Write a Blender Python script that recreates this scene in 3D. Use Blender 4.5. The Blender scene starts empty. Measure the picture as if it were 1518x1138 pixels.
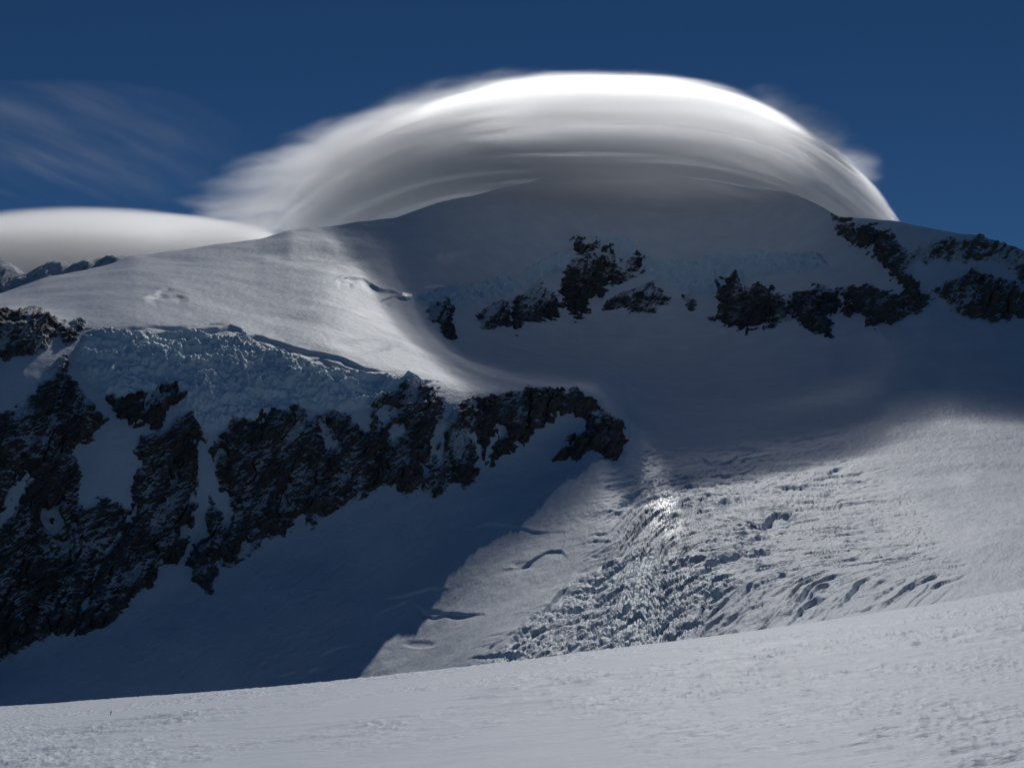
import bpy, bmesh, math, random
import numpy as np

F4 = np.float32
# ------------------------------------------------------------------ camera
W0, H0, FPX = 1518.0, 1138.0, 1650.0
PITCH = math.atan((760.0 - H0/2) / FPX)
SUN_EL, SUN_AZ = math.radians(37.0), math.radians(6.0)      # azimuth clockwise from +Y (view direction)
SUN = np.array([math.cos(SUN_EL)*math.sin(SUN_AZ), math.cos(SUN_EL)*math.cos(SUN_AZ), math.sin(SUN_EL)])

def ray(px, py):
    u = (px - W0/2)/FPX; v = (H0/2 - py)/FPX
    c, s = math.cos(PITCH), math.sin(PITCH)
    dy = c - s*v; dz = s + c*v
    return u/dy, dz/dy                                       # per metre of forward distance

sc = bpy.context.scene
col = sc.collection
cam_d = bpy.data.cameras.new('camera'); cam = bpy.data.objects.new('camera', cam_d); col.objects.link(cam)
cam_d.sensor_width = 36; cam_d.lens = 36*FPX/W0; cam_d.clip_start = .1; cam_d.clip_end = 60000
cam.rotation_euler = (math.pi/2 + PITCH, 0, 0)
sc.camera = cam

# ------------------------------------------------------------------ noise
_rng = np.random.RandomState(7)
PERM = _rng.permutation(256).astype(np.int32); PERM = np.concatenate([PERM, PERM, PERM])
GRAD = _rng.normal(size=(256, 3)).astype(F4); GRAD /= np.linalg.norm(GRAD, axis=1)[:, None]
def perlin(x, y, z):
    x = np.asarray(x, F4); y = np.asarray(y, F4); z = np.asarray(z, F4)
    x, y, z = np.broadcast_arrays(x, y, z)
    xi = np.floor(x); yi = np.floor(y); zi = np.floor(z)
    fx = x-xi; fy = y-yi; fz = z-zi
    xi = xi.astype(np.int32) & 255; yi = yi.astype(np.int32) & 255; zi = zi.astype(np.int32) & 255
    u = fx*fx*fx*(fx*(fx*6-15)+10); v = fy*fy*fy*(fy*(fy*6-15)+10); w = fz*fz*fz*(fz*(fz*6-15)+10)
    out = 0
    for dx in (0, 1):
        a = PERM[xi+dx]; wx = u if dx else 1-u
        for dy in (0, 1):
            b = PERM[a+yi+dy]; wy = wx*(v if dy else 1-v)
            for dz in (0, 1):
                g = GRAD[PERM[b+zi+dz]]
                out = out + wy*(w if dz else 1-w)*(g[..., 0]*(fx-dx)+g[..., 1]*(fy-dy)+g[..., 2]*(fz-dz))
    return out*1.5
def fbm(x, y, z, o=4, g=.5, lac=2.03):
    s = 0; a = 1
    for i in range(o):
        s = s + a*perlin(x*lac**i+17.3*i, y*lac**i+5.1*i, z*lac**i+9.7*i); a *= g
    return s
def ridged(x, y, z, o=4, g=.5, lac=2.07):
    s = 0; a = 1
    for i in range(o):
        n = 1-np.abs(perlin(x*lac**i+7.7*i, y*lac**i+3.3*i, z*lac**i+1.9*i))*2
        s = s + a*(n*np.abs(n)); a *= g
    return s
def voronoi(x, y, seed=0):
    """F1, F2, id-random (3) of jittered grid cells"""
    xi = np.floor(x).astype(np.int64); yi = np.floor(y).astype(np.int64)
    R = np.random.RandomState(seed).rand(256, 256, 5).astype(F4)
    f1 = np.full(x.shape, 9., F4); f2 = f1.copy(); rid = np.zeros(x.shape+(3,), F4)
    off = np.zeros(x.shape+(2,), F4)
    for dx in (-1, 0, 1):
        for dy in (-1, 0, 1):
            r = R[(xi+dx) & 255, (yi+dy) & 255]
            ox = xi+dx+r[..., 0]-x; oy = yi+dy+r[..., 1]-y
            d = np.sqrt(ox*ox+oy*oy)
            m = d < f1
            f2 = np.where(m, f1, np.minimum(f2, d)); f1 = np.where(m, d, f1)
            rid[m] = r[m][:, 2:]; off[m, 0] = ox[m]; off[m, 1] = oy[m]
    return f1, f2, rid, off
def sstep(a, b, x):
    t = np.clip((x-a)/(b-a), 0, 1); return t*t*(3-2*t)
def blur(a, n, it=2):
    for _ in range(it):
        for ax in (0, 1):
            p = np.pad(a, [(n+1, n) if k == ax else (0, 0) for k in (0, 1)], mode='edge')
            c = np.cumsum(p.astype(np.float64), axis=ax)
            a = (np.take(c, range(2*n+1, c.shape[ax]), ax) - np.take(c, range(0, c.shape[ax]-2*n-1), ax))/(2*n+1)
    return a

# ------------------------------------------------------------------ polygons in picture coordinates
def seg_d(px, py, pts, closed=False):
    """distance to a polyline, and signed side (positive below the line in the picture for left-to-right lines)"""
    P = np.array(pts, float); Q = np.roll(P, -1, 0) if closed else P[1:]
    P = P if closed else P[:-1]
    best = np.full(px.shape, 1e9); side = np.zeros(px.shape); tt = np.zeros(px.shape); n = len(P)
    for i in range(n):
        a, b = P[i], Q[i]; ex, ey = b-a; L = ex*ex+ey*ey+1e-9
        t = np.clip(((px-a[0])*ex+(py-a[1])*ey)/L, 0, 1)
        dx = px-a[0]-t*ex; dy = py-a[1]-t*ey; d = dx*dx+dy*dy
        m = d < best; best = np.where(m, d, best); side = np.where(m, ex*dy-ey*dx, side); tt = np.where(m, (i+t)/n, tt)
    return np.sqrt(best), np.sign(side), tt
def inside(px, py, pts):
    c = np.zeros(px.shape, bool); n = len(pts)
    for i in range(n):
        x1, y1 = pts[i]; x2, y2 = pts[(i+1) % n]
        if y1 == y2: continue
        c ^= ((y1 > py) != (y2 > py)) & (px < (x2-x1)*(py-y1)/(y2-y1)+x1)
    return c
def sdist(px, py, pts, pad=60):
    """signed distance, positive inside; only worked out near the polygon"""
    P = np.array(pts); m = (px > P[:, 0].min()-pad) & (px < P[:, 0].max()+pad) & (py > P[:, 1].min()-pad) & (py < P[:, 1].max()+pad)
    out = np.full(px.shape, -float(pad))
    x, y = px[m], py[m]
    d = seg_d(x, y, pts, True)[0]
    out[m] = np.maximum(np.where(inside(x, y, pts), d, -d), -pad)
    return out

# ------------------------------------------------------------------ the relief: forward distance along crest, brink and foot lines
KX = np.array([-300, 0, 130, 300, 450, 600, 750, 880, 960, 1100, 1250, 1400, 1518, 1820.])
def curve(ys, Ys): return np.array(ys, float), np.array(Ys, float)
SKY = np.array([(-300, 470), (0, 437), (60, 415), (150, 396), (200, 381), (300, 368), (380, 356), (430, 340), (500, 335), (590, 322),
                (650, 300), (700, 291), (760, 275), (810, 262), (900, 254), (1000, 260), (1105, 278), (1170, 285), (1200, 297),
                (1245, 322), (1330, 327), (1420, 348), (1450, 350), (1518, 373), (1820, 450.)])
S_Y = [2500, 2700, 3000, 3500, 3900, 4250, 4700, 4900, 4950, 4750, 3980, 3500, 3380, 3300]
Mc = curve([455, 447, 440, 430, 430, 470, 500, 505, 505, 505, 505, 495, 490, 490],
           [2200, 2300, 2300, 2550, 2750, 2850, 3300, 3600, 3600, 3500, 3250, 3050, 3000, 2950])
Tc = curve([470, 452, 500, 518, 538, 562, 580, 588, 655, 640, 625, 608, 595, 580],
           [1900, 1950, 1950, 2000, 2060, 2100, 2150, 2190, 2235, 2330, 2400, 2450, 2480, 2500])
Bc = curve([1010, 985, 935, 845, 785, 735, 695, 632, 700, 700, 700, 700, 700, 700],
           [1500, 1560, 1600, 1725, 1820, 1890, 2010, 2110, 2060, 1950, 1850, 1800, 1750, 1700])
Dc = curve([1040, 1030, 1010, 960, 920, 890, 860, 840, 820, 800, 790, 780, 770, 760],
           [1450, 1480, 1500, 1560, 1620, 1660, 1600, 1520, 1420, 1300, 1250, 1200, 1200, 1200])
Gc = curve([1110, 1100, 1097, 1095, 1080, 1060, 1040, 1020, 1005, 985, 965, 950, 935, 905],
           [1380, 1400, 1410, 1430, 1430, 1330, 1080, 950, 900, 800, 720, 650, 600, 550])
def pch(x, kx, ky):
    """monotone cubic through (kx, ky)"""
    h = np.diff(kx); d = np.diff(ky)/h
    m = np.zeros(len(kx)); m[0], m[-1] = d[0], d[-1]
    for i in range(1, len(kx)-1):
        if d[i-1]*d[i] > 0:
            w1, w2 = 2*h[i]+h[i-1], h[i]+2*h[i-1]; m[i] = (w1+w2)/(w1/d[i-1]+w2/d[i])
    i = np.clip(np.searchsorted(kx, x)-1, 0, len(kx)-2); t = (x-kx[i])/h[i]
    return ((2*t**3-3*t*t+1)*ky[i]+(t**3-2*t*t+t)*h[i]*m[i]+(-2*t**3+3*t*t)*ky[i+1]+(t**3-t*t)*h[i]*m[i+1])

STEP = 1.3
GX = np.arange(-300, 1820, STEP)
NB = 40                                              # rows on the far side of the skyline
NV = 700
sky_y = np.interp(GX, SKY[:, 0], SKY[:, 1]); sky_y = blur(sky_y[None].repeat(3, 0), 4)[1]
def at(c): return pch(GX, KX, c)
rowsY = [at(Gc[1]), at(Dc[1]), at(Bc[1]), at(Tc[1]), at(Mc[1]), at(np.array(S_Y, float))]
rowsy = [at(Gc[0]), at(Dc[0]), at(Bc[0]), at(Tc[0]), at(Mc[0]), sky_y]
PX = np.repeat(GX[None], NV, 0); T = np.linspace(0, 1, NV)
PY = rowsy[0][None]+(sky_y-rowsy[0])[None]*T[:, None]
FY = np.zeros_like(PX)
for j in range(len(GX)):                             # depth down each picture column
    ky = -np.array([r[j] for r in rowsy]); kY = np.log([r[j] for r in rowsY])
    FY[:, j] = pch(-PY[:, j], ky, kY)
FY = np.exp(blur(FY, 5, 2))
del T

# ------------------------------------------------------------------ rock outlines (picture coordinates)
ROCKS = [
 ('rock_band', 'dark jagged rock band under the snow brink at the far left edge', 'rock band',
  [(-80, 470), (0, 457), (30, 462), (60, 458), (80, 474), (100, 486), (120, 476), (134, 486), (118, 497), (96, 512), (84, 500), (70, 520), (40, 535), (16, 532), (-80, 600)]),
 ('rock_buttress', 'tall dark pyramid shaped rock buttress left of the snowy couloir', 'rock buttress',
  [(95, 528), (103, 560), (128, 590), (150, 610), (154, 625), (138, 655), (112, 660), (122, 700), (112, 740), (118, 752), (160, 738), (196, 760), (150, 830), (120, 930), (60, 955), (0, 985), (-100, 1010), (-100, 640), (0, 612), (35, 608), (50, 585), (72, 560)]),
 ('rock_slab', 'tilted dark rock slab at the top of the couloir under the ice cliff', 'rock slab',
  [(158, 600), (200, 598), (240, 584), (262, 580), (268, 592), (250, 612), (238, 640), (200, 642), (178, 620)]),
 ('rock_wall', 'broad black rock wall below the middle of the hanging ice cliff', 'rock wall',
  [(198, 650), (240, 640), (270, 625), (292, 632), (300, 650), (320, 655), (345, 632), (375, 628), (400, 615), (430, 606), (450, 604), (462, 620), (490, 607), (520, 622), (545, 640), (552, 600), (562, 598), (570, 660), (560, 700), (535, 735), (500, 748), (470, 778), (456, 784), (448, 762), (420, 790), (390, 800), (370, 820), (345, 838), (310, 836), (240, 838), (225, 870), (185, 905), (155, 935), (100, 945), (150, 830), (196, 760), (196, 720), (206, 690)]),
 ('rock_outcrop', 'small black rock island in the snow just below the main wall', 'rock outcrop',
  [(292, 842), (320, 838), (322, 850), (312, 862), (314, 876), (300, 872), (290, 860)]),
 ('rock_spur', 'blocky dark rock spur between the ice cliff and the sunlit crest patch', 'rock spur',
  [(552, 598), (575, 590), (600, 572), (620, 568), (650, 572), (648, 582), (664, 600), (650, 622), (668, 606), (690, 590), (720, 590), (722, 640), (712, 700), (690, 728), (680, 712), (640, 740), (622, 725), (600, 738), (588, 716), (560, 720), (535, 735), (552, 690), (560, 640)]),
 ('rock_ridge', 'curved rock crest arching over to its right hand end above the glacier', 'rock ridge',
  [(712, 592), (740, 584), (790, 579), (850, 583), (884, 594), (886, 608), (868, 616), (840, 612), (810, 625), (786, 640), (770, 660), (748, 672), (728, 690), (706, 690), (706, 640)]),
 ('rock_outcrop', 'slanting dark rock rib on the slope just right of the curved crest', 'rock outcrop',
  [(872, 618), (895, 616), (920, 626), (918, 640), (925, 658), (914, 686), (892, 676), (880, 665), (860, 678), (820, 682), (842, 656), (866, 640)]),
 ('rock_outcrop', 'leftmost thin broken rock streak of the upper band', 'rock outcrop',
  [(638, 462), (650, 455), (672, 458), (664, 470), (674, 500), (664, 498), (650, 478), (640, 478)]),
 ('rock_outcrop', 'small squarish rock beside the thin streak in the upper band', 'rock outcrop',
  [(710, 468), (732, 452), (752, 448), (755, 478), (735, 482), (716, 484)]),
 ('rock_outcrop', 'rounded triangular rock knob in the upper band left of the tall crag', 'rock outcrop',
  [(762, 448), (800, 422), (815, 432), (832, 466), (800, 474), (772, 478), (764, 492), (758, 470)]),
 ('rock_crag', 'tall dark crag standing highest in the upper rock band', 'rock crag',
  [(846, 358), (866, 354), (862, 366), (888, 366), (905, 376), (920, 392), (948, 382), (954, 390), (928, 414), (910, 420), (900, 412), (892, 440), (874, 445), (872, 462), (856, 472), (842, 455), (832, 430), (842, 396), (862, 384)]),
 ('rock_outcrop', 'low slanting rock rib just right of the tall crag', 'rock outcrop',
  [(896, 458), (912, 442), (936, 432), (958, 430), (966, 424), (990, 444), (984, 448), (962, 445), (968, 460), (940, 458), (925, 452)]),
 ('rock_outcrop', 'tiny rock speck between the ice band and the big dark knob', 'rock outcrop',
  [(1014, 440), (1024, 440), (1032, 452), (1026, 460), (1018, 450)]),
 ('rock_outcrop', 'large dark rock knob under the right hand ice band', 'rock outcrop',
  [(1062, 432), (1090, 418), (1110, 432), (1135, 420), (1150, 436), (1165, 446), (1166, 476), (1145, 486), (1130, 480), (1106, 492), (1088, 484), (1058, 472), (1070, 450)]),
 ('rock_outcrop', 'blackest square ended rock buttress right of the big knob', 'rock outcrop',
  [(1170, 440), (1190, 436), (1214, 426), (1240, 434), (1248, 452), (1240, 466), (1228, 468), (1230, 496), (1208, 496), (1194, 484), (1188, 474), (1168, 474)]),
 ('rock_outcrop', 'snow streaked rock apron right of the blackest buttress', 'rock outcrop',
  [(1242, 430), (1280, 426), (1310, 436), (1340, 440), (1352, 424), (1375, 440), (1370, 455), (1340, 470), (1318, 488), (1295, 486), (1278, 468), (1256, 462)]),
 ('rock_rib', 'diagonal brown rock rib running down from the right shoulder', 'rock rib',
  [(1238, 334), (1262, 334), (1290, 336), (1318, 346), (1338, 366), (1345, 400), (1362, 425), (1380, 445), (1368, 456), (1345, 430), (1318, 396), (1300, 376), (1268, 362), (1254, 350)]),
 ('rock_ridge', 'brown rock crest on the skyline at the right edge', 'rock ridge',
  [(1352, 378), (1376, 364), (1398, 356), (1418, 354), (1450, 350), (1470, 358), (1500, 368), (1620, 396), (1620, 450), (1518, 430), (1500, 400), (1470, 384), (1440, 388), (1425, 392), (1400, 388), (1376, 392)]),
 ('rock_outcrop', 'hazy brown rock patch low on the right edge', 'rock outcrop',
  [(1385, 430), (1412, 415), (1440, 400), (1475, 412), (1518, 424), (1620, 440), (1620, 500), (1518, 470), (1490, 478), (1440, 474), (1414, 462)]),
 ('rock_outcrop', 'small dark rocks half buried beneath the summit shoulder skyline', 'rock outcrop',
  [(1236, 318), (1246, 322), (1262, 325), (1258, 329), (1240, 327)]),
]
SNOW_HOLES = [  # couloirs of snow inside the walls: outline, strength in picture px
 [(292, 650), (304, 655), (318, 690), (330, 730), (345, 760), (338, 775), (312, 740), (300, 790), (276, 830), (268, 832), (288, 770), (292, 710)],
 [(478, 615), (486, 640), (500, 660), (494, 664), (478, 640)],
 [(655, 612), (668, 608), (640, 690), (632, 690)],
 [(690, 640), (702, 660), (712, 690), (720, 690), (704, 640)],
 [(735, 630), (740, 640), (724, 690), (716, 680)],
 [(40, 700), (48, 705), (20, 760), (-5, 790), (-5, 770)],
 [(575, 640), (590, 625), (600, 640), (580, 655)],
 [(560, 600), (590, 610), (560, 640)],
]
CLIFF_ICE = [(112, 520), (130, 497), (200, 494), (300, 497), (360, 500), (430, 528), (480, 545), (540, 556), (600, 560), (640, 562), (600, 580), (560, 604), (490, 608), (455, 604), (400, 618), (345, 636), (310, 650), (270, 620), (262, 585), (200, 598), (158, 596), (140, 575), (118, 560)]
ICE_BAND_A = [(620, 446), (660, 432), (720, 420), (770, 414), (785, 402), (830, 380), (852, 376), (846, 392), (800, 414), (740, 440), (690, 452), (640, 456)]
ICE_BAND_B = [(880, 356), (920, 352), (946, 366), (952, 382), (975, 392), (1020, 388), (1060, 380), (1090, 372), (1130, 378), (1170, 386), (1212, 380), (1224, 392), (1190, 402), (1130, 408), (1095, 416), (1050, 436), (1010, 430), (975, 412), (955, 398), (930, 380), (900, 372)]
ICEFALL = [(925, 690), (990, 680), (1090, 660), (1250, 670), (1350, 760), (1400, 860), (1300, 900), (1150, 950), (1000, 990), (700, 1040), (735, 975), (790, 925), (832, 880), (872, 850), (905, 770)]
BLOCKS = [(905, 830), (960, 810), (1060, 830), (1100, 870), (1000, 960), (860, 985), (700, 1020), (735, 965), (790, 922), (835, 872)]

# ------------------------------------------------------------------ displace the relief
def world(px, py, Y):
    a, b = ray(px, py); return np.stack([a*Y, Y, b*Y], -1)
def normals(P):
    du = np.gradient(P, axis=1); dv = np.gradient(P, axis=0)
    n = np.cross(du, dv); n /= np.linalg.norm(n, axis=-1)[..., None]+1e-9
    return n
P0 = world(PX, PY, FY)
N0 = normals(P0)
X, Y, Z = P0[..., 0], P0[..., 1], P0[..., 2]
up = N0[..., 2]
d_cliff = sdist(PX, PY, CLIFF_ICE); d_A = sdist(PX, PY, ICE_BAND_A); d_B = sdist(PX, PY, ICE_BAND_B)
d_fall = sdist(PX, PY, ICEFALL, 90); d_blk = sdist(PX, PY, BLOCKS)

h = np.zeros_like(X)
h += 9*fbm(X/420, Y/420, Z/420, 3)*sstep(.0, 1, 1)                       # broad swells
h += 1.1*fbm(X/70, Y/70, Z/90, 3)
lowamp = .22
h += lowamp*fbm((X+.3*Y)/12, (Y-.3*X)/40, Z/20, 2)                         # wind texture down the fall line
ice = np.zeros_like(X); glo = np.zeros_like(X)

# hanging ice cliffs
def serac(m, sx, amp, seed, soft=True):
    """broken blocks of ice: cell offsets, cracks and tilted tops, on masked vertices"""
    x, y, z = X[m], Y[m], Z[m]
    wx = fbm(x/sx*.7, y/sx*.7, z/sx*.7, 3)*.55; wz = fbm(x/sx*.7+40, y/sx*.7, z/sx*.7, 3)*.55
    f1, f2, r, o = voronoi(x/sx+wx, z/sx*1.2+y/sx*.35+wz, seed)
    f1b, f2b, rb, ob = voronoi(x/sx*2.6+wx*2, z/sx*3+y/sx*.8+wz*2, seed+3)
    if soft:
        big = fbm(x/sx*.9+wx, y/sx*.9, z/sx*1.6+wz, 4, .55)
        med = fbm(x/sx*.35, y/sx*.35, z/sx*.5, 2)
        v = amp*.5*big+amp*.3*ridged(x/sx*2.6, y/sx*2.6, z/sx*.55, 3, .5)+amp*.8*med+amp*.2*ridged(x/sx*1.1+wx, y/sx, z/sx*2.2+wz, 3, .45)+amp*.3*(r[..., 0]-.5)+amp*.1*(rb[..., 0]-.5)
        return v-amp*.25*np.exp(-((f2-f1)/.08)**2)*sstep(-.1, .4, med)
    v = amp*(r[..., 0]-.5)+amp*.5*(rb[..., 0]-.5)+amp*(r[..., 1]-.5)*o[..., 0]+amp*(r[..., 2]-.5)*o[..., 1]
    v -= amp*.5*np.exp(-((f2-f1)/.07)**2)+amp*.22*np.exp(-((f2b-f1b)/.09)**2)
    return v+amp*.25*fbm(x/sx*4, y/sx*4, z/sx*4, 3)
for d, sx, amp, sd in ((d_cliff, 42, 17, 1), (d_A, 40, 22, 5), (d_B, 44, 26, 9)):
    m = d > -14
    w = sstep(-6, 8, d[m]+6*fbm(X[m]/60, Y[m]/60, Z[m]/60, 3))
    if d is not d_cliff: w = sstep(-5, 2, d[m]+4*fbm(X[m]/40, Y[m]/40, Z[m]/40, 3))
    h[m] += w*(serac(m, sx, amp, sd)+amp*.25)
    ice[m] = np.maximum(ice[m], w)

# icefall: torn ridges above, tumbled blocks lower left
m = d_fall > -60
x, y, z = X[m], Y[m], Z[m]; px, py = PX[m], PY[m]
w = sstep(-55, 40, d_fall[m]+25*fbm(x/120, y/120, 0, 3))
ca, sa = math.cos(.35), math.sin(.35)
a = ca*x+sa*y; b = -sa*x+ca*y
wob = fbm(x/90, y/90, 0, 3)
rd = ridged(a/95+wob*.5, b/30+wob*1.1, 0, 4, .55)
rd2 = ridged(a/26+wob, b/13, 3.3, 3, .5)
patch = sstep(-.5, .5, fbm(x/180+3, y/180, 8, 2)+.25)
left = sstep(1480, 1000, px)
th = .62*sstep(690, 880, py)*sstep(900, 1050, px)+.12
al = px*np.cos(th)-(py-760)*np.sin(th); ac = px*np.sin(th)+(py-760)*np.cos(th)
crev = 0; hot = 1+1.5*np.exp(-((px-1050)/150)**2-((py-750)/65)**2)
for wl, ln, A_, sd_ in ((21, 150, 6.8, 1), (12, 80, 3.4, 4), (7, 40, 1.8, 2)):
    ph = ac/wl+1.5*fbm(al/ln/1.5, ac/55, sd_, 3)
    f_ = ph-np.floor(ph)
    am_ = sstep(-.12, .45, fbm(al/ln, ac/wl/1.6, sd_+5, 3))
    crev = crev-A_*am_*(1-f_)**2*sstep(0, .07, f_)
ice[m] = np.maximum(ice[m], .7*w*sstep(-1.2, -4., crev))
crev = crev*(1-.85*sstep(1.5, .5, np.hypot((px-968-.35*(py-710))/34, (py-708)/50)))
h[m] += w*(crev*hot*(.7+.3*left)+2.5*(rd-.6)*patch*(.25+.75*left)+1.2*hot*rd2*(.15+.85*left))
bl = sstep(-12, 18, d_blk[m]+12*fbm(x/40, y/40, 5, 3))
f1, f2, r, o = voronoi(a/21+wob*.8, b/22+wob*.8, 21)
f1b, f2b, rb, ob = voronoi(a/8.5+wob, b/9.5+wob, 31)
blk = 9*(r[..., 0]-.45)+7*(r[..., 1]-.5)*o[..., 0]+9*(r[..., 2]-.3)*o[..., 1]+3.2*(rb[..., 0]-.5)-5*np.exp(-((f2-f1)/.1)**2)-1.6*np.exp(-((f2b-f1b)/.1)**2)
bl = np.maximum(bl, .35*sstep(.9, .3, np.hypot((px-1010)/150, (py-770)/75))*sstep(-.1, .4, fbm(x/70, y/90, 12, 2)))
f1c, f2c, rc, oc = voronoi(a/46+wob, b/38+wob, 44)
blk = blk+13*(rc[..., 0]-.4)+10*(rc[..., 1]-.5)*oc[..., 0]-5*np.exp(-((f2c-f1c)/.08)**2)
h[m] += bl*blk*.46
gl = sstep(55, 0, np.hypot((px-968-.35*(py-715))/.6, (py-720)/1.7)-16)*sstep(.2, .7, rd2+.5*fbm(x/15, y/15, 2, 2))
gl = np.maximum(gl, sstep(1.3, .5, np.hypot((px-948+.35*(py-670))/11, (py-672)/24)))
glo[m] = np.maximum(bl*.22, .85*gl); ice[m] = np.maximum(ice[m], .8*np.maximum(bl*sstep(3, -3, blk), gl*.6))

for cx, cy, rx, ry in ((668, 381, 14, 9), (655, 378, 6, 5), (700, 371, 20, 3), (648, 424, 12, 3), (603, 440, 10, 4)):
    q = ((PX-cx+(PY-cy)*.8)/rx)**2+((PY-cy)/ry)**2+1.6*fbm(X/25, Y/60, Z/25, 2)*(np.abs(PX-cx) < 60)
    glo = np.maximum(glo, .9*sstep(1.2, .7, q))
# crevasse lips: (polyline, lip m, drop m, reach px)
LIPS = [
 ([(622, 446), (660, 432), (720, 420), (770, 413), (785, 402), (830, 380), (855, 375)], 3, 13, 6), ([(890, 356), (922, 352), (946, 366), (953, 382), (978, 392), (1020, 388), (1060, 380), (1090, 372), (1130, 377), (1170, 386), (1222, 380)], 3, 15, 6),
 ([(212, 443), (236, 437), (262, 437), (282, 441)], 2, 10, 6), ([(230, 431), (250, 429), (284, 433)], 2, 5, 3),
 ([(118, 506), (160, 492), (230, 488), (300, 491), (340, 486), (356, 492), (362, 502), (378, 500), (405, 508), (440, 519), (470, 524), (505, 532), (540, 548), (565, 552), (602, 548)], 5, 15, 7),
 ([(150, 512), (215, 500), (262, 498), (300, 505), (338, 503), (370, 504), (400, 516), (424, 530), (418, 536)], 4, 13, 5),
 ([(330, 500), (352, 496), (366, 506)], 3, 8, 4),
 ([(180, 520), (230, 508), (280, 512), (320, 520)], 2.5, 9, 4),
 ([(240, 494), (310, 482), (345, 484)], 2, 5, 3),
 ([(440, 540), (475, 530), (505, 542), (540, 560), (572, 560), (600, 552)], 3, 12, 7),
 ([(496, 418), (515, 412), (538, 414), (562, 430), (585, 434), (603, 444)], 4, 10, 4),
 ([(500, 416), (525, 420)], 2, 5, 3),
 ([(560, 448), (585, 440), (612, 446)], 4, 12, 5),
 ([(690, 787), (728, 779), (760, 783), (790, 791), (850, 789)], 1.6, 2.2, 4),
 ([(735, 842), (770, 838), (792, 826), (810, 817), (832, 815), (842, 826)], 1.5, 4, 4),
 ([(608, 886), (622, 898), (640, 909), (656, 903), (690, 904), (715, 903), (722, 908)], 2, 5, 4),
 ([(560, 884), (600, 880), (640, 870), (670, 872)], 2, 3, 7),
 ([(560, 905), (608, 886)], 2.5, 3, 8),
 ([(470, 975), (500, 960), (530, 950)], 2, 3, 6), ([(455, 1000), (475, 990)], 2, 3, 5), ([(412, 1004), (440, 998)], 2, 3, 5),
 ([(1000, 662), (1080, 652), (1160, 652), (1240, 664)], 1.4, 3.2, 3), ([(1020, 672), (1100, 664), (1190, 668), (1300, 682)], 1.4, 3.2, 3),
 ([(1110, 690), (1200, 686), (1290, 686)], 1.2, 2.4, 3), ([(1060, 684), (1120, 678), (1190, 680)], 1.2, 2.8, 3),
 ([(1140, 700), (1200, 702), (1260, 712)], 1.2, 2.5, 3), ([(1130, 720), (1180, 716), (1225, 728), (1242, 742)], 2, 8, 5),
 ([(1055, 742), (1085, 734), (1100, 738)], 2, 10, 8), ([(1118, 776), (1150, 758), (1180, 757)], 2, 11, 9),
 ([(1105, 798), (1122, 790), (1140, 789)], 2, 8, 6), ([(1040, 838), (1070, 828), (1100, 822)], 2, 9, 6), ([(1105, 826), (1130, 818), (1148, 820)], 2, 8, 5),
 ([(970, 846), (1010, 838), (1050, 830)], 2, 8, 6), ([(925, 774), (960, 768), (1000, 758), (1040, 756)], 2, 7, 6), ([(940, 745), (980, 735), (1030, 736)], 2, 6, 6),
 ([(1100, 884), (1140, 866), (1190, 850)], 1.5, 4, 5), ([(1010, 880), (1060, 868), (1100, 866)], 2, 6, 5), ([(1170, 920), (1190, 890), (1196, 880)], 2, 5, 5),
 ([(1060, 930), (1110, 905), (1160, 890)], 2, 5, 5), ([(1190, 900), (1215, 880), (1235, 872)], 2, 5, 5),
 ([(735, 975), (770, 945), (800, 915), (832, 878), (842, 870)], 4, 9, 7),
]
for pts, lip, drop, rch in LIPS:
    P = np.array(pts); pad = rch*7
    m = (PX > P[:, 0].min()-pad) & (PX < P[:, 0].max()+pad) & (PY > P[:, 1].min()-pad) & (PY < P[:, 1].max()+pad)
    if not m.any(): continue
    jx = 1.2*fbm(X[m]/50, Y[m]/90, Z[m]/50, 2)
    d, sg, t = seg_d(PX[m], PY[m]+jx, pts)
    tap = np.clip(np.sin(math.pi*t)*1.5, 0, 1)**1.3
    s = d*sg
    g = np.where(s < 0, lip*np.exp(s/(rch*1.6)), -drop*np.exp(-(s/(rch*1.3))**1.5))
    k = sstep(-1.2, 1.2, s)
    g = lip*np.exp(-np.maximum(-s, 0)/(rch*1.6))*(1-k)-drop*np.exp(-(np.maximum(s, 0)/(rch*2.))**1.5)*k
    g *= .6*tap*(.55+.9*np.clip(fbm(X[m]/50, Y[m]/90, Z[m]/60+9, 2)+.4, 0, 1.2))*sstep(pad, pad*.5, d)
    h[m] += g
    if drop >= 7: ice[m] = np.maximum(ice[m], .3*tap*k*np.exp(-(s/(rch))**2))
# hollows and swells: x, y, rx, ry, metres
for cx, cy, rx, ry, a in ((622, 950, 20, 5, -2.5), (1085, 748, 40, 9, -4), (1160, 770, 44, 10, -5), (1122, 797, 22, 7, -3), (775, 835, 16, 4, -2),
                          (1085, 829, 34, 6, -3), (1120, 745, 30, 5, 3), (948, 668, 22, 16, 5), (520, 470, 60, 14, 8), (540, 510, 40, 9, -7), (470, 375, 70, 12, -14), (640, 905, 16, 5, -3), (1440, 712, 22, 8, 3), (1400, 760, 60, 20, 2)):
    q = ((PX-cx)/rx)**2+((PY-cy)/ry)**2
    h += a*np.exp(-q*q*.8 if a < 0 else -q)
SUNWARD = 0
P1 = P0+N0*h[..., None]*.6+np.array([0, 0, 1.])*h[..., None]*.4

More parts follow.
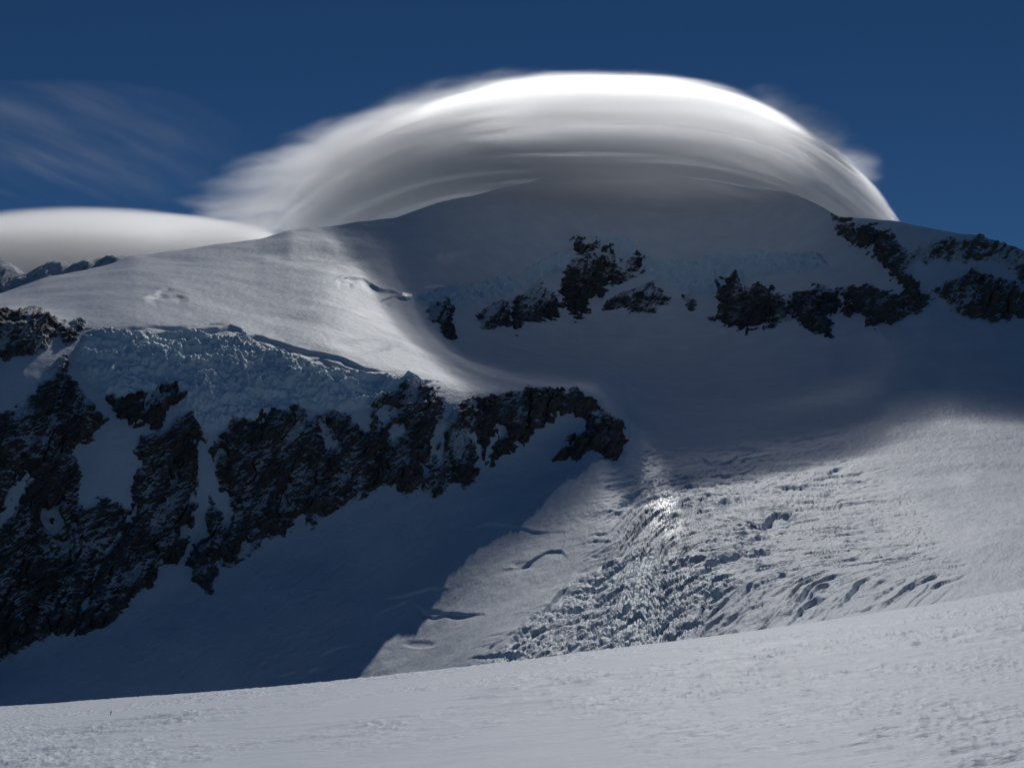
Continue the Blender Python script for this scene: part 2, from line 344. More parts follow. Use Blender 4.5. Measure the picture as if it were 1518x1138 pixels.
# far side of the mountain
back = []
Pb = P1[-1]; tan = (P1[-1]-P1[-6])/5
for k in range(1, NB+1):
    t = k/NB*1600
    q = Pb.copy(); q[:, 1] += t; q[:, 0] *= (Pb[:, 1]+t)/Pb[:, 1]
    q[:, 2] += .22*t*np.exp(-t/60)-.55*t*(1-np.exp(-t/80))+6*perlin(q[:, 0]/90, q[:, 1]/90, 0)*min(1, t/100)
    back.append(q)
low = []
for k in (3, 2, 1):                                   # the slope runs on down behind the foreground
    q = P1[0].copy(); s = k*60.; q[:, 1] -= s; q[:, 2] -= s*.3; low.append(q)
GRID = np.concatenate([np.array(low), P1, np.array(back)], 0)
GLOV = np.concatenate([np.zeros((3, len(GX))), glo, np.zeros((NB, len(GX)))], 0)
ICEV = np.concatenate([np.zeros((3, len(GX))), ice, np.zeros((NB, len(GX)))], 0)

# ------------------------------------------------------------------ mesh helpers
def tag(o, label=None, cat=None, group=None, kind=None):
    for k, v in (('label', label), ('category', cat), ('group', group), ('kind', kind)):
        if v: o[k] = v
    return o
def grid_mesh(name, P, mask, mat, attrs=None, flip=False):
    """P (r, c, 3), mask (r-1, c-1) of faces kept"""
    r, c = P.shape[:2]
    idx = np.arange(r*c).reshape(r, c)
    q = np.stack([idx[:-1, :-1], idx[:-1, 1:], idx[1:, 1:], idx[1:, :-1]], -1)[mask]
    if flip: q = q[:, ::-1]
    used = np.unique(q); re = np.zeros(r*c, np.int64); re[used] = np.arange(len(used)); q = re[q]
    me = bpy.data.meshes.new(name)
    me.vertices.add(len(used)); me.vertices.foreach_set('co', P.reshape(-1, 3)[used].astype(F4).ravel())
    me.loops.add(q.size); me.loops.foreach_set('vertex_index', q.astype(np.int32).ravel())
    me.polygons.add(len(q)); me.polygons.foreach_set('loop_start', (np.arange(len(q))*4).astype(np.int32))
    me.polygons.foreach_set('loop_total', np.full(len(q), 4, np.int32))
    me.update(calc_edges=True)
    me.polygons.foreach_set('use_smooth', np.ones(len(q), bool))
    for k, v in (attrs or {}).items():
        at_ = me.attributes.new(k, 'FLOAT', 'POINT'); at_.data.foreach_set('value', v.reshape(-1)[used].astype(F4))
    me.materials.append(mat); me.validate()
    o = bpy.data.objects.new(name, me); col.objects.link(o)
    return o

# ------------------------------------------------------------------ materials
class NT:
    def __init__(s, mat): mat.use_nodes = True; s.t = mat.node_tree; s.t.nodes.clear(); s.out = s.n('ShaderNodeOutputMaterial')
    def n(s, kind, **kw):
        nd = s.t.nodes.new(kind)
        for k, v in kw.items():
            if k.startswith('_'): setattr(nd, k[1:], v)
            else: s.set(nd, k, v)
        return nd
    def set(s, nd, k, v):
        k = {'i0': 0, 'i1': 1, 'i2': 2}.get(k, k)
        sock = nd.inputs[k if isinstance(k, int) else k.replace('__', ' ')]
        if hasattr(v, 'links') or isinstance(v, bpy.types.NodeSocket): s.t.links.new(v, sock)
        else: sock.default_value = v
    def m(s, op, a, b=0., c=0.): return s.n('ShaderNodeMath', _operation=op, i0=a, i1=b, i2=c).outputs[0]
    def vm(s, op, a, b=(0, 0, 0)): return s.n('ShaderNodeVectorMath', _operation=op, i0=a, i1=b).outputs[0]
    def mix(s, f, a, b):
        nd = s.n('ShaderNodeMix', _data_type='RGBA'); s.set(nd, 'Factor', f)
        for k, v in ((6, a), (7, b)):
            if isinstance(v, bpy.types.NodeSocket): s.t.links.new(v, nd.inputs[k])
            else: nd.inputs[k].default_value = v
        return nd.outputs[2]
    def noise(s, vec, scale, detail=4., rough=.5):
        return s.n('ShaderNodeTexNoise', Vector=vec, Scale=scale, Detail=detail, Roughness=rough).outputs[0]
    def ramp(s, v, a, b, lo=0., hi=1., smooth=True):
        nd = s.n('ShaderNodeMapRange', _interpolation_type='SMOOTHSTEP' if smooth else 'LINEAR'); s.set(nd, 0, v)
        for k, x in ((1, a), (2, b), (3, lo), (4, hi)): nd.inputs[k].default_value = x
        return nd.outputs[0]
def c4(r, g, b): return (r, g, b, 1)

def snow_mat(name, near=False):
    mat = bpy.data.materials.new(name); t = NT(mat)
    pos = t.n('ShaderNodeNewGeometry').outputs['Position']
    icea = t.n('ShaderNodeAttribute', _attribute_name='ice').outputs['Fac']
    gls = t.n('ShaderNodeAttribute', _attribute_name='gloss').outputs['Fac']
    if near:
        st = t.vm('MULTIPLY', pos, (1., 3.2, 3.))
        b1 = t.noise(st, 2.2, 6., .6); b2 = t.noise(pos, 60., 3., .6)
        hh = t.m('ADD', t.m('MULTIPLY', b1, .03), t.m('MULTIPLY', b2, .002)); dist = 1.
        colv = t.mix(t.ramp(t.noise(st, .7, 5.), .3, .75), c4(.74, .785, .85), c4(.80, .84, .89)); rough = .55
    else:
        rot = t.n('ShaderNodeMapping', Vector=pos); rot.inputs['Rotation'].default_value = (0, 0, .45)
        st = t.vm('MULTIPLY', rot.outputs[0], (1., .33, .8))
        b1 = t.noise(st, .09, 6., .62); b2 = t.noise(pos, .35, 4., .6)
        hh = t.m('ADD', t.m('MULTIPLY', b1, 2.6), t.m('MULTIPLY', b2, .45)); dist = 1.
        colv = t.mix(t.ramp(t.noise(pos, .012, 6., .6), .35, .7), c4(.72, .76, .81), c4(.80, .83, .87)); rough = .62
    colv = t.mix(icea, colv, t.mix(t.ramp(t.noise(pos, .06, 5., .65), .35, .68), c4(.78, .91, .96), c4(.90, .95, .98)))
    bump = t.n('ShaderNodeBump', Strength=1., Distance=dist, Height=hh)
    p = t.n('ShaderNodeBsdfPrincipled'); t.set(p, 'Base Color', colv); t.set(p, 'Normal', bump.outputs[0])
    t.set(p, 'Roughness', t.m('SUBTRACT', rough, t.m('MULTIPLY', gls, .3))); t.set(p, 'Specular IOR Level', t.m('ADD', .12, t.m('MULTIPLY', gls, .4)))
    t.t.links.new(p.outputs[0], t.out.inputs['Surface'])
    return mat
def rock_mat(name, c1, c2, dust):
    mat = bpy.data.materials.new(name); t = NT(mat)
    g = t.n('ShaderNodeNewGeometry'); pos = g.outputs['Position']
    rot = t.n('ShaderNodeMapping', Vector=pos); rot.inputs['Rotation'].default_value = (.3, .75, .2)
    st = t.vm('MULTIPLY', rot.outputs[0], (.35, .7, 1.5))
    b1 = t.noise(st, .09, 8., .7); b2 = t.noise(pos, .05, 6., .6)
    base = t.mix(t.ramp(b1, .38, .64), c1, c2)
    base = t.mix(t.ramp(b2, .45, .7, 0, .5), base, c4(.19, .15, .12))
    nz = t.n('ShaderNodeSeparateXYZ', Vector=g.outputs['Normal']).outputs[2]
    sn = t.m('MULTIPLY', t.m('ADD', t.noise(st, .2, 8., .75), t.noise(pos, .22, 7., .7)), .5); big = t.noise(pos, .018, 4., .6)
    f = t.m('ADD', t.m('ADD', t.m('MULTIPLY', t.m('SUBTRACT', nz, .3), 1.7), t.m('MULTIPLY', t.m('SUBTRACT', sn, .5), 2.6)), t.m('ADD', t.m('MULTIPLY', t.m('SUBTRACT', big, .5), 1.2), t.m('MULTIPLY', t.n('ShaderNodeAttribute', _attribute_name='dust').outputs['Fac'], 1.1)))
    f = t.m('ADD', t.m('MULTIPLY', t.ramp(f, dust-.05, dust+.16), .55), t.m('MULTIPLY', t.ramp(f, dust-.9, dust+.5), .45))
    colv = t.mix(f, base, c4(.80, .82, .85))
    bump = t.n('ShaderNodeBump', Strength=1., Distance=1., Height=t.m('MULTIPLY', b1, 9.))
    p = t.n('ShaderNodeBsdfPrincipled'); t.set(p, 'Base Color', colv); t.set(p, 'Normal', bump.outputs[0])
    t.set(p, 'Roughness', .85); t.set(p, 'Specular IOR Level', .25)
    t.t.links.new(p.outputs[0], t.out.inputs['Surface'])
    return mat
M_far = snow_mat('far_snow'); M_near = snow_mat('near_snow', True)
M_rock = rock_mat('dark_rock', c4(.07, .064, .058), c4(.175, .155, .135), .46)
M_rock2 = rock_mat('hazed_brown_rock', c4(.12, .105, .09), c4(.22, .185, .15), .42)  # brown rock, its colours lightened to stand in for haze

# ------------------------------------------------------------------ link the terrain
nl = 3
cc = lambda a: (a[:-1, :-1]+a[1:, 1:])/2
fc = np.zeros((GRID.shape[0]-1, GRID.shape[1]-1), np.int8)
sub = np.zeros((NV-1, len(GX)-1), np.int8)
cx_, cy_ = cc(PX), cc(PY)
brink = np.interp(cx_, [900, 935, 1000, 1100, 1820], [1200, 690, 650, 640, 580])
gl_edge = np.interp(cy_, [640, 690, 790, 880, 960, 1200], [935, 935, 905, 835, 745, 600])
sub[(cy_ > 600) & (cx_ > gl_edge) & (cy_ > brink)] = 1
sub[cc(d_cliff) > 0] = 2; sub[cc(d_A) > 0] = 3; sub[cc(d_B) > 0] = 4
fc[nl:nl+NV-1] = sub; fc[:nl] = np.where(sub[0] == 1, 1, 0)
A = {'ice': ICEV, 'gloss': GLOV}
tag(grid_mesh('mountain', GRID, fc == 0, M_far, A), kind='structure')
tag(grid_mesh('glacier', GRID, fc == 1, M_far, A), kind='structure')
tag(grid_mesh('ice_cliff', GRID, fc == 2, M_far, A), 'wide bluish hanging ice cliff above the left rock walls', 'ice cliff', 'hanging ice cliffs')
tag(grid_mesh('ice_cliff', GRID, fc == 3, M_far, A), 'thin pale ice band left of the tall crag', 'ice cliff', 'hanging ice cliffs')
tag(grid_mesh('ice_cliff', GRID, fc == 4, M_far, A), 'turquoise ice band right of the tall crag under the summit', 'ice cliff', 'hanging ice cliffs')

# ------------------------------------------------------------------ rocks
RS = 1.0
def bilin(A_, px, py):
    j = np.clip((px-GX[0])/STEP, 0, len(GX)-1.001); j0 = j.astype(int); fj = j-j0
    y0 = rowsy[0][j0]*(1-fj)+rowsy[0][j0+1]*fj; ys = sky_y[j0]*(1-fj)+sky_y[j0+1]*fj
    i = np.clip((py-y0)/(ys-y0)*(NV-1), 0, NV-1.001); i0 = i.astype(int); fi = i-i0
    if A_.ndim == 3: fi = fi[..., None]; fj = fj[..., None]
    return A_[i0, j0]*(1-fi)*(1-fj)+A_[i0+1, j0]*fi*(1-fj)+A_[i0, j0+1]*(1-fi)*fj+A_[i0+1, j0+1]*fi*fj
for k, (name, label, cat, pts) in enumerate(ROCKS):
    Q = np.array(pts, float); big = len(pts) > 0
    x0, x1 = max(Q[:, 0].min()-10, -120), Q[:, 0].max()+10
    gx = np.arange(x0, x1, RS); gy = np.arange(Q[:, 1].max()+10, Q[:, 1].min()-10, -RS)
    px, py = np.meshgrid(gx, gy)
    skyl = np.interp(px, GX, sky_y); ok = py > skyl-3
    py = np.maximum(py, skyl)
    sd = sdist(px, py, pts, 30)
    base = bilin(P1, px, py); n = bilin(N0, px, py); n /= np.linalg.norm(n, axis=-1)[..., None]
    x, y, z = base[..., 0], base[..., 1], base[..., 2]
    size = math.sqrt(max((Q[:, 0].max()-Q[:, 0].min())*(Q[:, 1].max()-Q[:, 1].min()), 1))
    # rotated strata coordinates
    u = .8*x+.6*z; v = -.6*x+.8*z
    am = min(8, 3+size*.05)
    edge = sd+(1 if size > 150 else 3)+am*fbm(x/38, y/38, z/38, 5, .7)+.6*am*perlin(u/40, y/40, v/11)
    for hole in SNOW_HOLES:
        hd = sdist(px, py, hole, 20)
        edge = np.minimum(edge, -(hd+6*fbm(px/14, py/14, 6, 4, .65))+1.5) if (hd > -20).any() else edge
    if size > 70:
        qx = .93*px-.37*py; qy = .37*px+.93*py                     # couloirs slant down to the left
        gl_ = np.abs(perlin(px/34+.35*py/34+.6*fbm(px/40, py/40, 1, 2), py/150-px/400, 2.))
        edge -= np.clip(sd, 0, 22)*1.25*sstep(.07, .02, gl_+.03*fbm(px/9, py/9, 3, 3))*sstep(-.15, .25, perlin(px/60, py/60, 8.))
        edge -= 9*sstep(.25, .6, fbm(px/26+.5*py/26, py/40-px/70, 4, 3))
    ac_ = px*.9+py*.42+6*fbm(px/50, py/50, 3, 2); al_ = px*-.42+py*.9
    rib = ridged(ac_/26, al_/120, 5, 4, .58)
    cap = np.interp(px[0], Q[np.argsort(Q[:, 0]), 0], Q[np.argsort(Q[:, 0]), 1])[None]
    dust = -.55*(rib-.5)+.9*fbm(px/48+py/140, py/70, 9, 3)-.35*sstep(30, 0, sd)*(py > (Q[:, 1].min()+Q[:, 1].max())/2)
    gully = fbm(x/55+3, y/70, z/150, 3)*1.2
    infl = sstep(0, 26, edge)
    rel = np.clip(edge, -6, 7)*.9+infl*(7*rib+11*ridged(x/85, y/85, z/150, 3, .5)+4*(v/17-np.floor(v/17))*(.5+perlin(u/60, y/60, v/30))+3.5*fbm(u/22, y/22, v/7, 3, .6)-6*sstep(.3, .9, gully))
    rel += (2.6*fbm(x/12, y/12, z/12, 4, .62)+1.5*perlin(u/9, y/9, v/3.))*sstep(-3, 6, edge)
    dust = dust+(.55 if size > 150 else .2)*sstep(7, 0, edge)-(0 if size > 150 else .25)
    far = (base[..., 1].mean()/2000.)
    rel *= .8 if far < 1.3 else 1.3
    nn = n.copy(); nn[..., 2] = nn[..., 2]*.6; nn /= np.linalg.norm(nn, axis=-1)[..., None]
    Pr = base+nn*rel[..., None]
    keep = (edge > -5) & ok
    km = keep[:-1, :-1] & keep[1:, :-1] & keep[:-1, 1:] & keep[1:, 1:]
    if km.sum() == 0: continue
    o = grid_mesh(name, Pr, km, M_rock2 if Q[:, 0].mean() > 1225 else M_rock, {'dust': dust})
    tag(o, label, cat, 'rock outcrops on the mountain')

# ------------------------------------------------------------------ foreground snow slope
az = np.radians(np.arange(-62, 62.01, .035)); lr = np.exp(np.linspace(math.log(1.2), math.log(430), 900))
R_, A_ = np.meshgrid(lr, az, indexing='ij')
gx, gy = R_*np.sin(A_), R_*np.cos(A_)
def fg_height(gx, gy):
    r = np.hypot(gx, gy)
    z = -1.75+.112*gx-.100*gy-.011*gy*np.clip(1-((gx/gy-.02)/.46)**2, -1, 1)
    z -= .00007*np.maximum(gy-25, 0)**2+.0004*np.maximum(gy-170, 0)**2
    z += .35*fbm(gx/60, gy/60, 0, 2)*sstep(8, 60, r)
    return z
gz = fg_height(gx, gy)
band = sstep(-.1, .45, fbm(gx/9, gy/22, 4, 3)+.12)
wb = fbm(gx/3, gy/3, 1, 2)
s1 = ridged(gx/2.6+.4*wb, gy/.5+.3*wb, 2, 3, .5)
s2 = fbm(gx/.45, gy/.16, 5, 3, .55)
s3 = ridged(gx/8+.5*wb, gy/2.2+.12*gx, 12, 3, .5)
gz += band*((.05+.04*sstep(10, 30, R_))*np.maximum(s1-.35, 0)+.026*s2)+.02*fbm(gx/5, gy/2.5, 9, 3)
gz += .18*np.maximum(s3-.55, 0)*sstep(15, 40, R_)*sstep(-.2, .4, fbm(gx/22, gy/40, 14, 3))
gz += .10*np.exp(-((gy-38-.28*gx+.8*wb)/.5)**2)*sstep(0, 3, gx)
path = np.abs(gx+9.5-(gy-22)*-.42+1.2*fbm(gx/6, gy/6, 3, 2))
gz += .035*np.exp(-(path/2.2)**2)*fbm(gx/.35, gy/.35, 7, 3, .6)
fgP = np.stack([gx, gy, gz], -1)
o = grid_mesh('snowfield', fgP, np.ones((len(lr)-1, len(az)-1), bool), M_near, {'ice': np.zeros(gx.shape), 'gloss': np.zeros(gx.shape)}, flip=True)
tag(o, kind='structure')

# small marker stake standing in the snow
a_, b_ = ray(163, 1060)
tY = np.linspace(15, 200, 3000); dz_ = b_*tY-fg_height(a_*tY, tY)
hit = np.argmax(dz_ < 0) if (dz_ < 0).any() else 1200
mx, my = a_*tY[hit], tY[hit]; mz = float(fg_height(np.array([mx]), np.array([my]))[0])
bm = bmesh.new()
sc_ = my/60.
def tube(p, q, r0, r1, n=7):
    p = np.array(p, float); q = np.array(q, float); d = (q-p)/np.linalg.norm(q-p); u = np.cross(d, (0, 1, 0)); u /= np.linalg.norm(u); v = np.cross(d, u); rr = []
    for c_, r_ in ((p, r0), (q, r1)):
        rr.append([bm.verts.new(c_+r_*(math.cos(6.2832*i/n)*u+math.sin(6.2832*i/n)*v)) for i in range(n)])
    for i in range(n): bm.faces.new((rr[0][i], rr[0][(i+1) % n], rr[1][(i+1) % n], rr[1][i]))
    bm.faces.new(rr[0][::-1]); bm.faces.new(rr[1])
tube((0, 0, -.3), (.05*sc_, 0, .22*sc_), .02*sc_, .016*sc_); tube((.035*sc_, 0, .15*sc_), (.075*sc_, 0, .24*sc_), .035*sc_, .02*sc_)
me = bpy.data.meshes.new('marker_stake'); bm.to_mesh(me); bm.free()
mm = bpy.data.materials.new('dark_wood'); t = NT(mm); p = t.n('ShaderNodeBsdfPrincipled')
t.set(p, 'Base Color', t.mix(t.noise(t.n('ShaderNodeNewGeometry').outputs['Position'], 8.), c4(.03, .025, .02), c4(.08, .06, .05))); t.set(p, 'Roughness', .8); t.t.links.new(p.outputs[0], t.out.inputs['Surface'])
me.materials.append(mm); o = bpy.data.objects.new('marker_stake', me); o.location = (mx, my, mz); col.objects.link(o)
tag(o, 'tiny dark leaning stake poking out of the foreground snow at lower left', 'stake')

# distant dark ridge behind the left snowfield
CR = np.array([(-420, 420), (-200, 380), (-60, 370), (0, 381), (22, 392), (38, 404), (52, 400), (78, 388), (95, 385), (112, 391), (135, 384), (165, 379), (200, 378), (260, 386), (400, 420)])
gxp = np.arange(-420, 400, 1.6); crest = np.interp(gxp, CR[:, 0], CR[:, 1])
tt_ = np.linspace(-1, 1, 110); DP = np.zeros((len(tt_), len(gxp), 3))
a_, b_ = ray(gxp, crest+3*fbm(gxp/16, 0*gxp, 3, 3)); Yc = 4300.
for i, q in enumerate(tt_):
    yy = Yc+q*900; DP[i, :, 0] = a_*Yc; DP[i, :, 1] = yy; DP[i, :, 2] = b_*Yc-abs(q)**1.05*900*.8
nzr = 22*ridged(DP[..., 0]/150, DP[..., 1]/150, 4, 5, .55)*sstep(0, .08, np.abs(tt_))[:, None]
DP[..., 2] += nzr-8*np.abs(tt_)[:, None]
o = grid_mesh('rock_ridge', DP, np.ones((len(tt_)-1, len(gxp)-1), bool), M_rock, {'dust': np.zeros(DP.shape[:2])})
tag(o, 'distant dark rocky ridge peeking over the snow at far left under the low cloud', 'rock ridge', 'rock outcrops on the mountain')

# ------------------------------------------------------------------ clouds
def cloud_mat(name, fn, aniso=.72, step=1.):
    mat = bpy.data.materials.new(name); t = NT(mat)
    pos = t.n('ShaderNodeNewGeometry').outputs['Position']
    sp = t.n('ShaderNodeSeparateXYZ', Vector=pos).outputs
    den = fn(t, pos, sp[0], sp[1], sp[2])
    v = t.n('ShaderNodeVolumePrincipled'); t.set(v, 'Density', den); t.set(v, 'Anisotropy', aniso); t.set(v, 'Color', c4(.985, .985, .985))
    t.t.links.new(v.outputs[0], t.out.inputs['Volume'])
    mat.cycles.volume_step_rate = step
    return mat
def stops(t, v, lo, hi, pts):
    f = t.ramp(v, lo, hi, 0, 1, False)
    nd = t.n('ShaderNodeValToRGB', Fac=f); cr = nd.color_ramp; cr.interpolation = 'EASE'
    while len(cr.elements) < len(pts): cr.elements.new(.5)
    for e, (p, a) in zip(cr.elements, pts): e.position = (p-lo)/(hi-lo); e.color = (a, a, a, 1)
    return nd.outputs[0]
def lens_mesh(name, cx, cy, rx, ry, mid, up, dn, mat, nr=24, na=72, pad=1.12, skew=0.):
    """closed lens: rings from the middle out, top and bottom sheets"""
    vs, fs = [], []
    for sgn, hh in ((1, up), (-1, dn)):
        for i in range(nr+1):
            r = math.sin(i/nr*math.pi/2)*pad
            for j in range(na):
                a = 2*math.pi*j/na; sx, ty = r*math.cos(a), r*math.sin(a)
                if skew: k_ = (abs(sx)**2.4+ty**4)/(r**2.4+1e-9); k_ = max(k_, .35)**-.3; sx *= k_; ty *= k_
                k_ = min(max((sx+.62)/.54, 0), 1); y = cy+ry*(ty+(1.1-1.1*k_*k_*(3-2*k_) if skew else 0)); x = (cx+rx*sx)*(y/cy if skew else 1)
                f = math.sqrt(max(1-(r/pad)**2, 0))
                vs.append((x, y, mid(x, y, sx)+sgn*hh*(f*.9+(.1 if i < nr else 0))))
    n1 = (nr+1)*na
    for b, fl in ((0, 0), (n1, 1)):
        for i in range(nr):
            for j in range(na):
                k = (j+1) % na; q = (b+i*na+j, b+(i+1)*na+j, b+(i+1)*na+k, b+i*na+k)
                fs.append(q[::-1] if fl else q)
    for j in range(na):
        k = (j+1) % na; fs.append((nr*na+j, n1+nr*na+j, n1+nr*na+k, nr*na+k))
    me = bpy.data.meshes.new(name); me.from_pydata(vs, [], fs); me.materials.append(mat)
    bm = bmesh.new(); bm.from_mesh(me); bmesh.ops.remove_doubles(bm, verts=bm.verts, dist=.5); bmesh.ops.recalc_face_normals(bm, faces=bm.faces); bm.to_mesh(me); bm.free()
    o = bpy.data.objects.new(name, me); col.objects.link(o); return o
CX, CY, RX, RY = 319., 4450., 1306., 875.
SAG = 500.
def main_cloud(t, pos, x, y, z):
    s0 = t.m('DIVIDE', t.m('SUBTRACT', t.m('DIVIDE', t.m('MULTIPLY', x, CY), y), CX), RX); t0 = t.m('DIVIDE', t.m('SUBTRACT', y, CY), RY)
    fr = t.noise(t.vm('MULTIPLY', pos, (.0012, .0018, .012)), 1., 7., .66)
    frc = t.m('SUBTRACT', fr, .5)
    as_ = t.m('ABSOLUTE', s0); sag = t.m('MULTIPLY', t.m('POWER', as_, 3.), SAG)
    zl = t.m('ADD', t.m('SUBTRACT', z, t.m('MULTIPLY', y, .35)), sag)
    tt = t.m('SUBTRACT', t0, t.ramp(s0, -.62, -.08, 1.1, 0.))
    q = t.m('ADD', t.m('POWER', as_, 2.4), t.m('POWER', t.m('ABSOLUTE', tt), 4.))
    e = t.m('ADD', t.m('SUBTRACT', 1., q), t.m('MULTIPLY', frc, 1.25))
    f = t.m('ADD', t.m('SQRT', t.m('MAXIMUM', t.m('SUBTRACT', 1., q), 0.)), .12)
    f = t.m('ADD', f, t.m('MULTIPLY', t.m('LESS_THAN', zl, 0.), t.ramp(t0, -.45, .5, -.4, 1.7)))
    zn = t.m('DIVIDE', t.m('ADD', zl, t.m('MULTIPLY', frc, 105.)), f)
    prof = stops(t, zn, -300, 260, [(-165, 0), (-85, .6), (-15, .85), (16, .6), (34, .03), (56, .14), (110, .3), (170, .28), (222, 0)])
    lay = t.noise(t.vm('MULTIPLY', t.n('ShaderNodeCombineXYZ', X=x, Y=y, Z=zl).outputs[0], (.0007, .0009, .028)), 1., 4., .6)
    prof = t.m('MULTIPLY', t.m('MULTIPLY', prof, t.ramp(lay, .36, .62, .12, 1.4)), t.ramp(s0, -1.05, -.1, .16, 1.))
    return t.m('MULTIPLY', t.m('MULTIPLY', prof, t.ramp(e, 0., .32)), .018)
Mcl = cloud_mat('main_cloud_vapour', main_cloud, .7, .35)
o = lens_mesh('lenticular_cloud', CX, CY, RX, RY, lambda x, y, s_: .35*y-SAG*min(abs(s_), 1.1)**3, 330, 640, Mcl, skew=6.)
tag(o, 'huge layered lenticular cloud with a bright white rim capping the summit', 'cloud', 'clouds')
def veil(t, pos, x, y, z):
    wv = t.noise(t.vm('MULTIPLY', pos, (.0012, .001, .002)), 1., 3., .5)
    rot = t.n('ShaderNodeMapping', Vector=pos); rot.inputs['Rotation'].default_value = (0, .16, 0)
    wisp = t.noise(t.vm('ADD', t.vm('MULTIPLY', rot.outputs[0], (.0013, .001, .016)), t.vm('MULTIPLY', t.n('ShaderNodeCombineXYZ', X=wv, Y=wv, Z=wv).outputs[0], (0, 0, 2.2))), 1., 6., .6)
    s0 = t.m('DIVIDE', t.m('SUBTRACT', x, -620.), 1000.); zz = t.m('ADD', t.m('SUBTRACT', z, 1790.), t.m('MULTIPLY', t.m('ADD', x, 620.), -.32))
    z0 = t.m('DIVIDE', zz, 300.); t0 = t.m('DIVIDE', t.m('SUBTRACT', y, 5400.), 300.)
    q = t.m('ADD', t.m('ADD', t.m('MULTIPLY', s0, s0), t.m('MULTIPLY', z0, z0)), t.m('MULTIPLY', t0, t0))
    return t.m('MULTIPLY', t.m('MULTIPLY', t.ramp(wisp, .3, .66), t.ramp(t.m('ADD', t.m('SUBTRACT', 1., q), t.m('MULTIPLY', t.m('SUBTRACT', wisp, .5), 1.6)), 0., .8)), .0085)
vo = lens_mesh('cloud_veil', -620, 5400, 1000, 300, lambda x, y, s_: 1790+.32*(x+620), 320, 320, cloud_mat('veil_vapour', veil, .6, .4))
vo.parent = o
def veil2(t, pos, x, y, z):
    wisp = t.noise(t.vm('MULTIPLY', pos, (.0022, .002, .014)), 1., 6., .65)
    s0 = t.m('DIVIDE', t.m('SUBTRACT', x, 1270.), 330.); zz = t.m('ADD', t.m('SUBTRACT', z, 1600.), t.m('MULTIPLY', t.m('SUBTRACT', x, 1270.), .5))
    z0 = t.m('DIVIDE', zz, 190.); t0 = t.m('DIVIDE', t.m('SUBTRACT', y, 4700.), 260.)
    q = t.m('ADD', t.m('ADD', t.m('MULTIPLY', s0, s0), t.m('MULTIPLY', z0, z0)), t.m('MULTIPLY', t0, t0))
    return t.m('MULTIPLY', t.m('MULTIPLY', t.ramp(wisp, .35, .7), t.ramp(t.m('ADD', t.m('SUBTRACT', 1., q), t.m('MULTIPLY', t.m('SUBTRACT', wisp, .5), 1.5)), 0., 1.)), .0035)
vo = lens_mesh('cloud_veil', 1270, 4700, 330, 260, lambda x, y, s_: 1600-.5*(x-1270), 210, 210, cloud_mat('right_veil_vapour', veil2, .6, .5))
vo.parent = o
def shade_cloud(t, pos, x, y, z):  # unseen cloud above the frame, added to cast shade on the right slopes
    s0 = t.m('DIVIDE', t.m('SUBTRACT', x, 3400.), 2050.); t0 = t.m('DIVIDE', t.m('SUBTRACT', y, 7480.), 470.)
    n = t.noise(t.vm('MULTIPLY', pos, (.0008, .002, .002)), 1., 4., .6)
    q = t.m('ADD', t.m('ADD', t.m('POWER', t.m('ABSOLUTE', s0), 4.), t.m('MULTIPLY', t0, t0)), t.m('MULTIPLY', t.m('SUBTRACT', n, .5), .3))
    return t.m('MULTIPLY', t.ramp(t.m('SUBTRACT', 1., q), 0., .5), .03)
o = lens_mesh('lenticular_cloud', 3400, 7480, 2050, 470, lambda x, y, s_: 3930., 110, 40, cloud_mat('shade_cloud_vapour', shade_cloud, .7, 1.))
tag(o, 'unseen narrow roll shaped cloud above the frame, added to shade the right shoulder of the mountain', 'cloud', 'clouds')
def left_cloud(t, pos, x, y, z):
    s0 = t.m('DIVIDE', t.m('SUBTRACT', x, -2150.), 1150.); t0 = t.m('DIVIDE', t.m('SUBTRACT', y, 5600.), 900.)
    sag = t.m('MULTIPLY', t.m('MULTIPLY', s0, s0), 110.)
    zl = t.m('ADD', t.m('SUBTRACT', z, t.m('MULTIPLY', y, .25)), sag)
    q = t.m('ADD', t.m('MULTIPLY', s0, s0), t.m('MULTIPLY', t0, t0))
    f = t.m('ADD', t.m('SQRT', t.m('MAXIMUM', t.m('SUBTRACT', 1., q), 0.)), .08)
    lay = t.noise(t.vm('MULTIPLY', t.n('ShaderNodeCombineXYZ', X=x, Y=y, Z=zl).outputs[0], (.0007, .001, .014)), 1., 4., .55)
    zn = t.m('DIVIDE', t.m('ADD', zl, t.m('MULTIPLY', t.m('SUBTRACT', lay, .5), 75.)), f)
    prof = stops(t, zn, -330, 220, [(-320, 0), (-200, .9), (60, 1.), (100, .6), (165, 0)])
    return t.m('MULTIPLY', t.m('MULTIPLY', prof, t.ramp(t.m('SUBTRACT', 1., q), 0., .2)), .007)
o = lens_mesh('lenticular_cloud', -2150, 5600, 1150, 900, lambda x, y, s_: .25*y-110*s_*s_, 220, 340, cloud_mat('left_cloud_vapour', left_cloud, .7, .5))
tag(o, 'low smooth lens shaped cloud lying behind the left snow ridge', 'cloud', 'clouds')
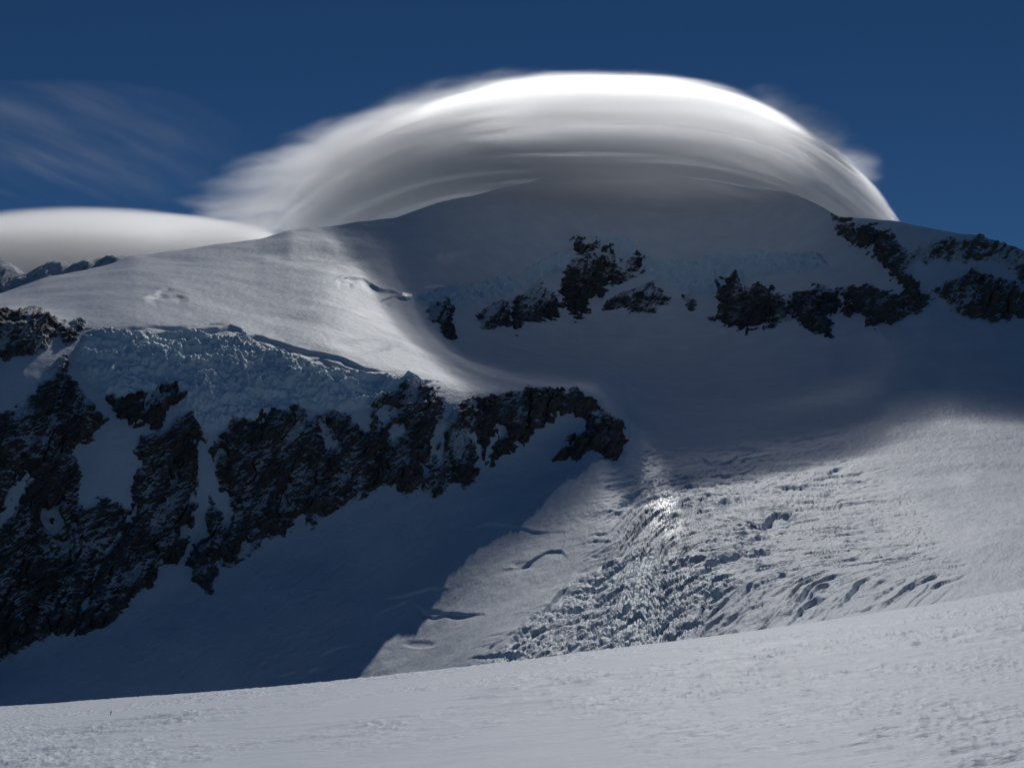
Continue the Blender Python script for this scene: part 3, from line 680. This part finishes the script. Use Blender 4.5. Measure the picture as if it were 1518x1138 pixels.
def cirrus(t, pos, x, y, z):
    rot = t.n('ShaderNodeMapping', Vector=pos); rot.inputs['Rotation'].default_value = (0, -.2, .3)
    wv = t.noise(t.vm('MULTIPLY', pos, (.0005, .0004, .0005)), 1., 2., .5)
    wisp = t.noise(t.vm('ADD', t.vm('MULTIPLY', rot.outputs[0], (.0011, .0006, .011)), t.vm('MULTIPLY', t.n('ShaderNodeCombineXYZ', X=wv, Y=wv, Z=wv).outputs[0], (0, 0, 5.))), 1., 8., .66)
    s0 = t.m('DIVIDE', t.m('SUBTRACT', x, -3350.), 1500.); z0 = t.m('DIVIDE', t.m('SUBTRACT', z, 2800.), 430.)
    q = t.m('ADD', t.m('MULTIPLY', s0, s0), t.m('MULTIPLY', z0, z0))
    return t.m('MULTIPLY', t.m('MULTIPLY', t.ramp(wisp, .42, .85), t.ramp(t.m('SUBTRACT', 1., q), 0., .9)), .00032)
o = lens_mesh('cirrus_cloud', -3350, 8300, 1500, 700, lambda x, y, s_: 2800., 430, 430, cloud_mat('cirrus_vapour', cirrus, .6, .4))
tag(o, 'faint feathery cirrus wisps in the blue sky at upper left', 'cloud', 'clouds')

# ------------------------------------------------------------------ light and sky
sun_d = bpy.data.lights.new('sun', 'SUN'); sun = bpy.data.objects.new('sun', sun_d); col.objects.link(sun)
sun_d.energy = 2.8; sun_d.angle = math.radians(.53); sun_d.color = (1, .985, .965)
sun.rotation_euler = (math.pi/2-SUN_EL, 0, math.pi-SUN_AZ)
w = bpy.data.worlds.new('World'); sc.world = w; w.use_nodes = True
nt = w.node_tree; bg = nt.nodes['Background']
sky = nt.nodes.new('ShaderNodeTexSky'); sky.sky_type = 'NISHITA'; sky.sun_disc = False
sky.sun_elevation = SUN_EL; sky.sun_rotation = SUN_AZ; sky.altitude = 4000; sky.air_density = 1.; sky.dust_density = 0; sky.ozone_density = 6
hs = nt.nodes.new('ShaderNodeHueSaturation'); hs.inputs['Saturation'].default_value = 1.14; hs.inputs['Value'].default_value = .92
nt.links.new(sky.outputs[0], hs.inputs['Color']); nt.links.new(hs.outputs[0], bg.inputs[0]); bg.inputs[1].default_value = .045
sc.cycles.volume_bounces = 8; sc.cycles.max_bounces = 10
sc.view_settings.view_transform = 'Standard'; sc.view_settings.look = 'None'; sc.view_settings.exposure = -.65; sc.view_settings.gamma = 1
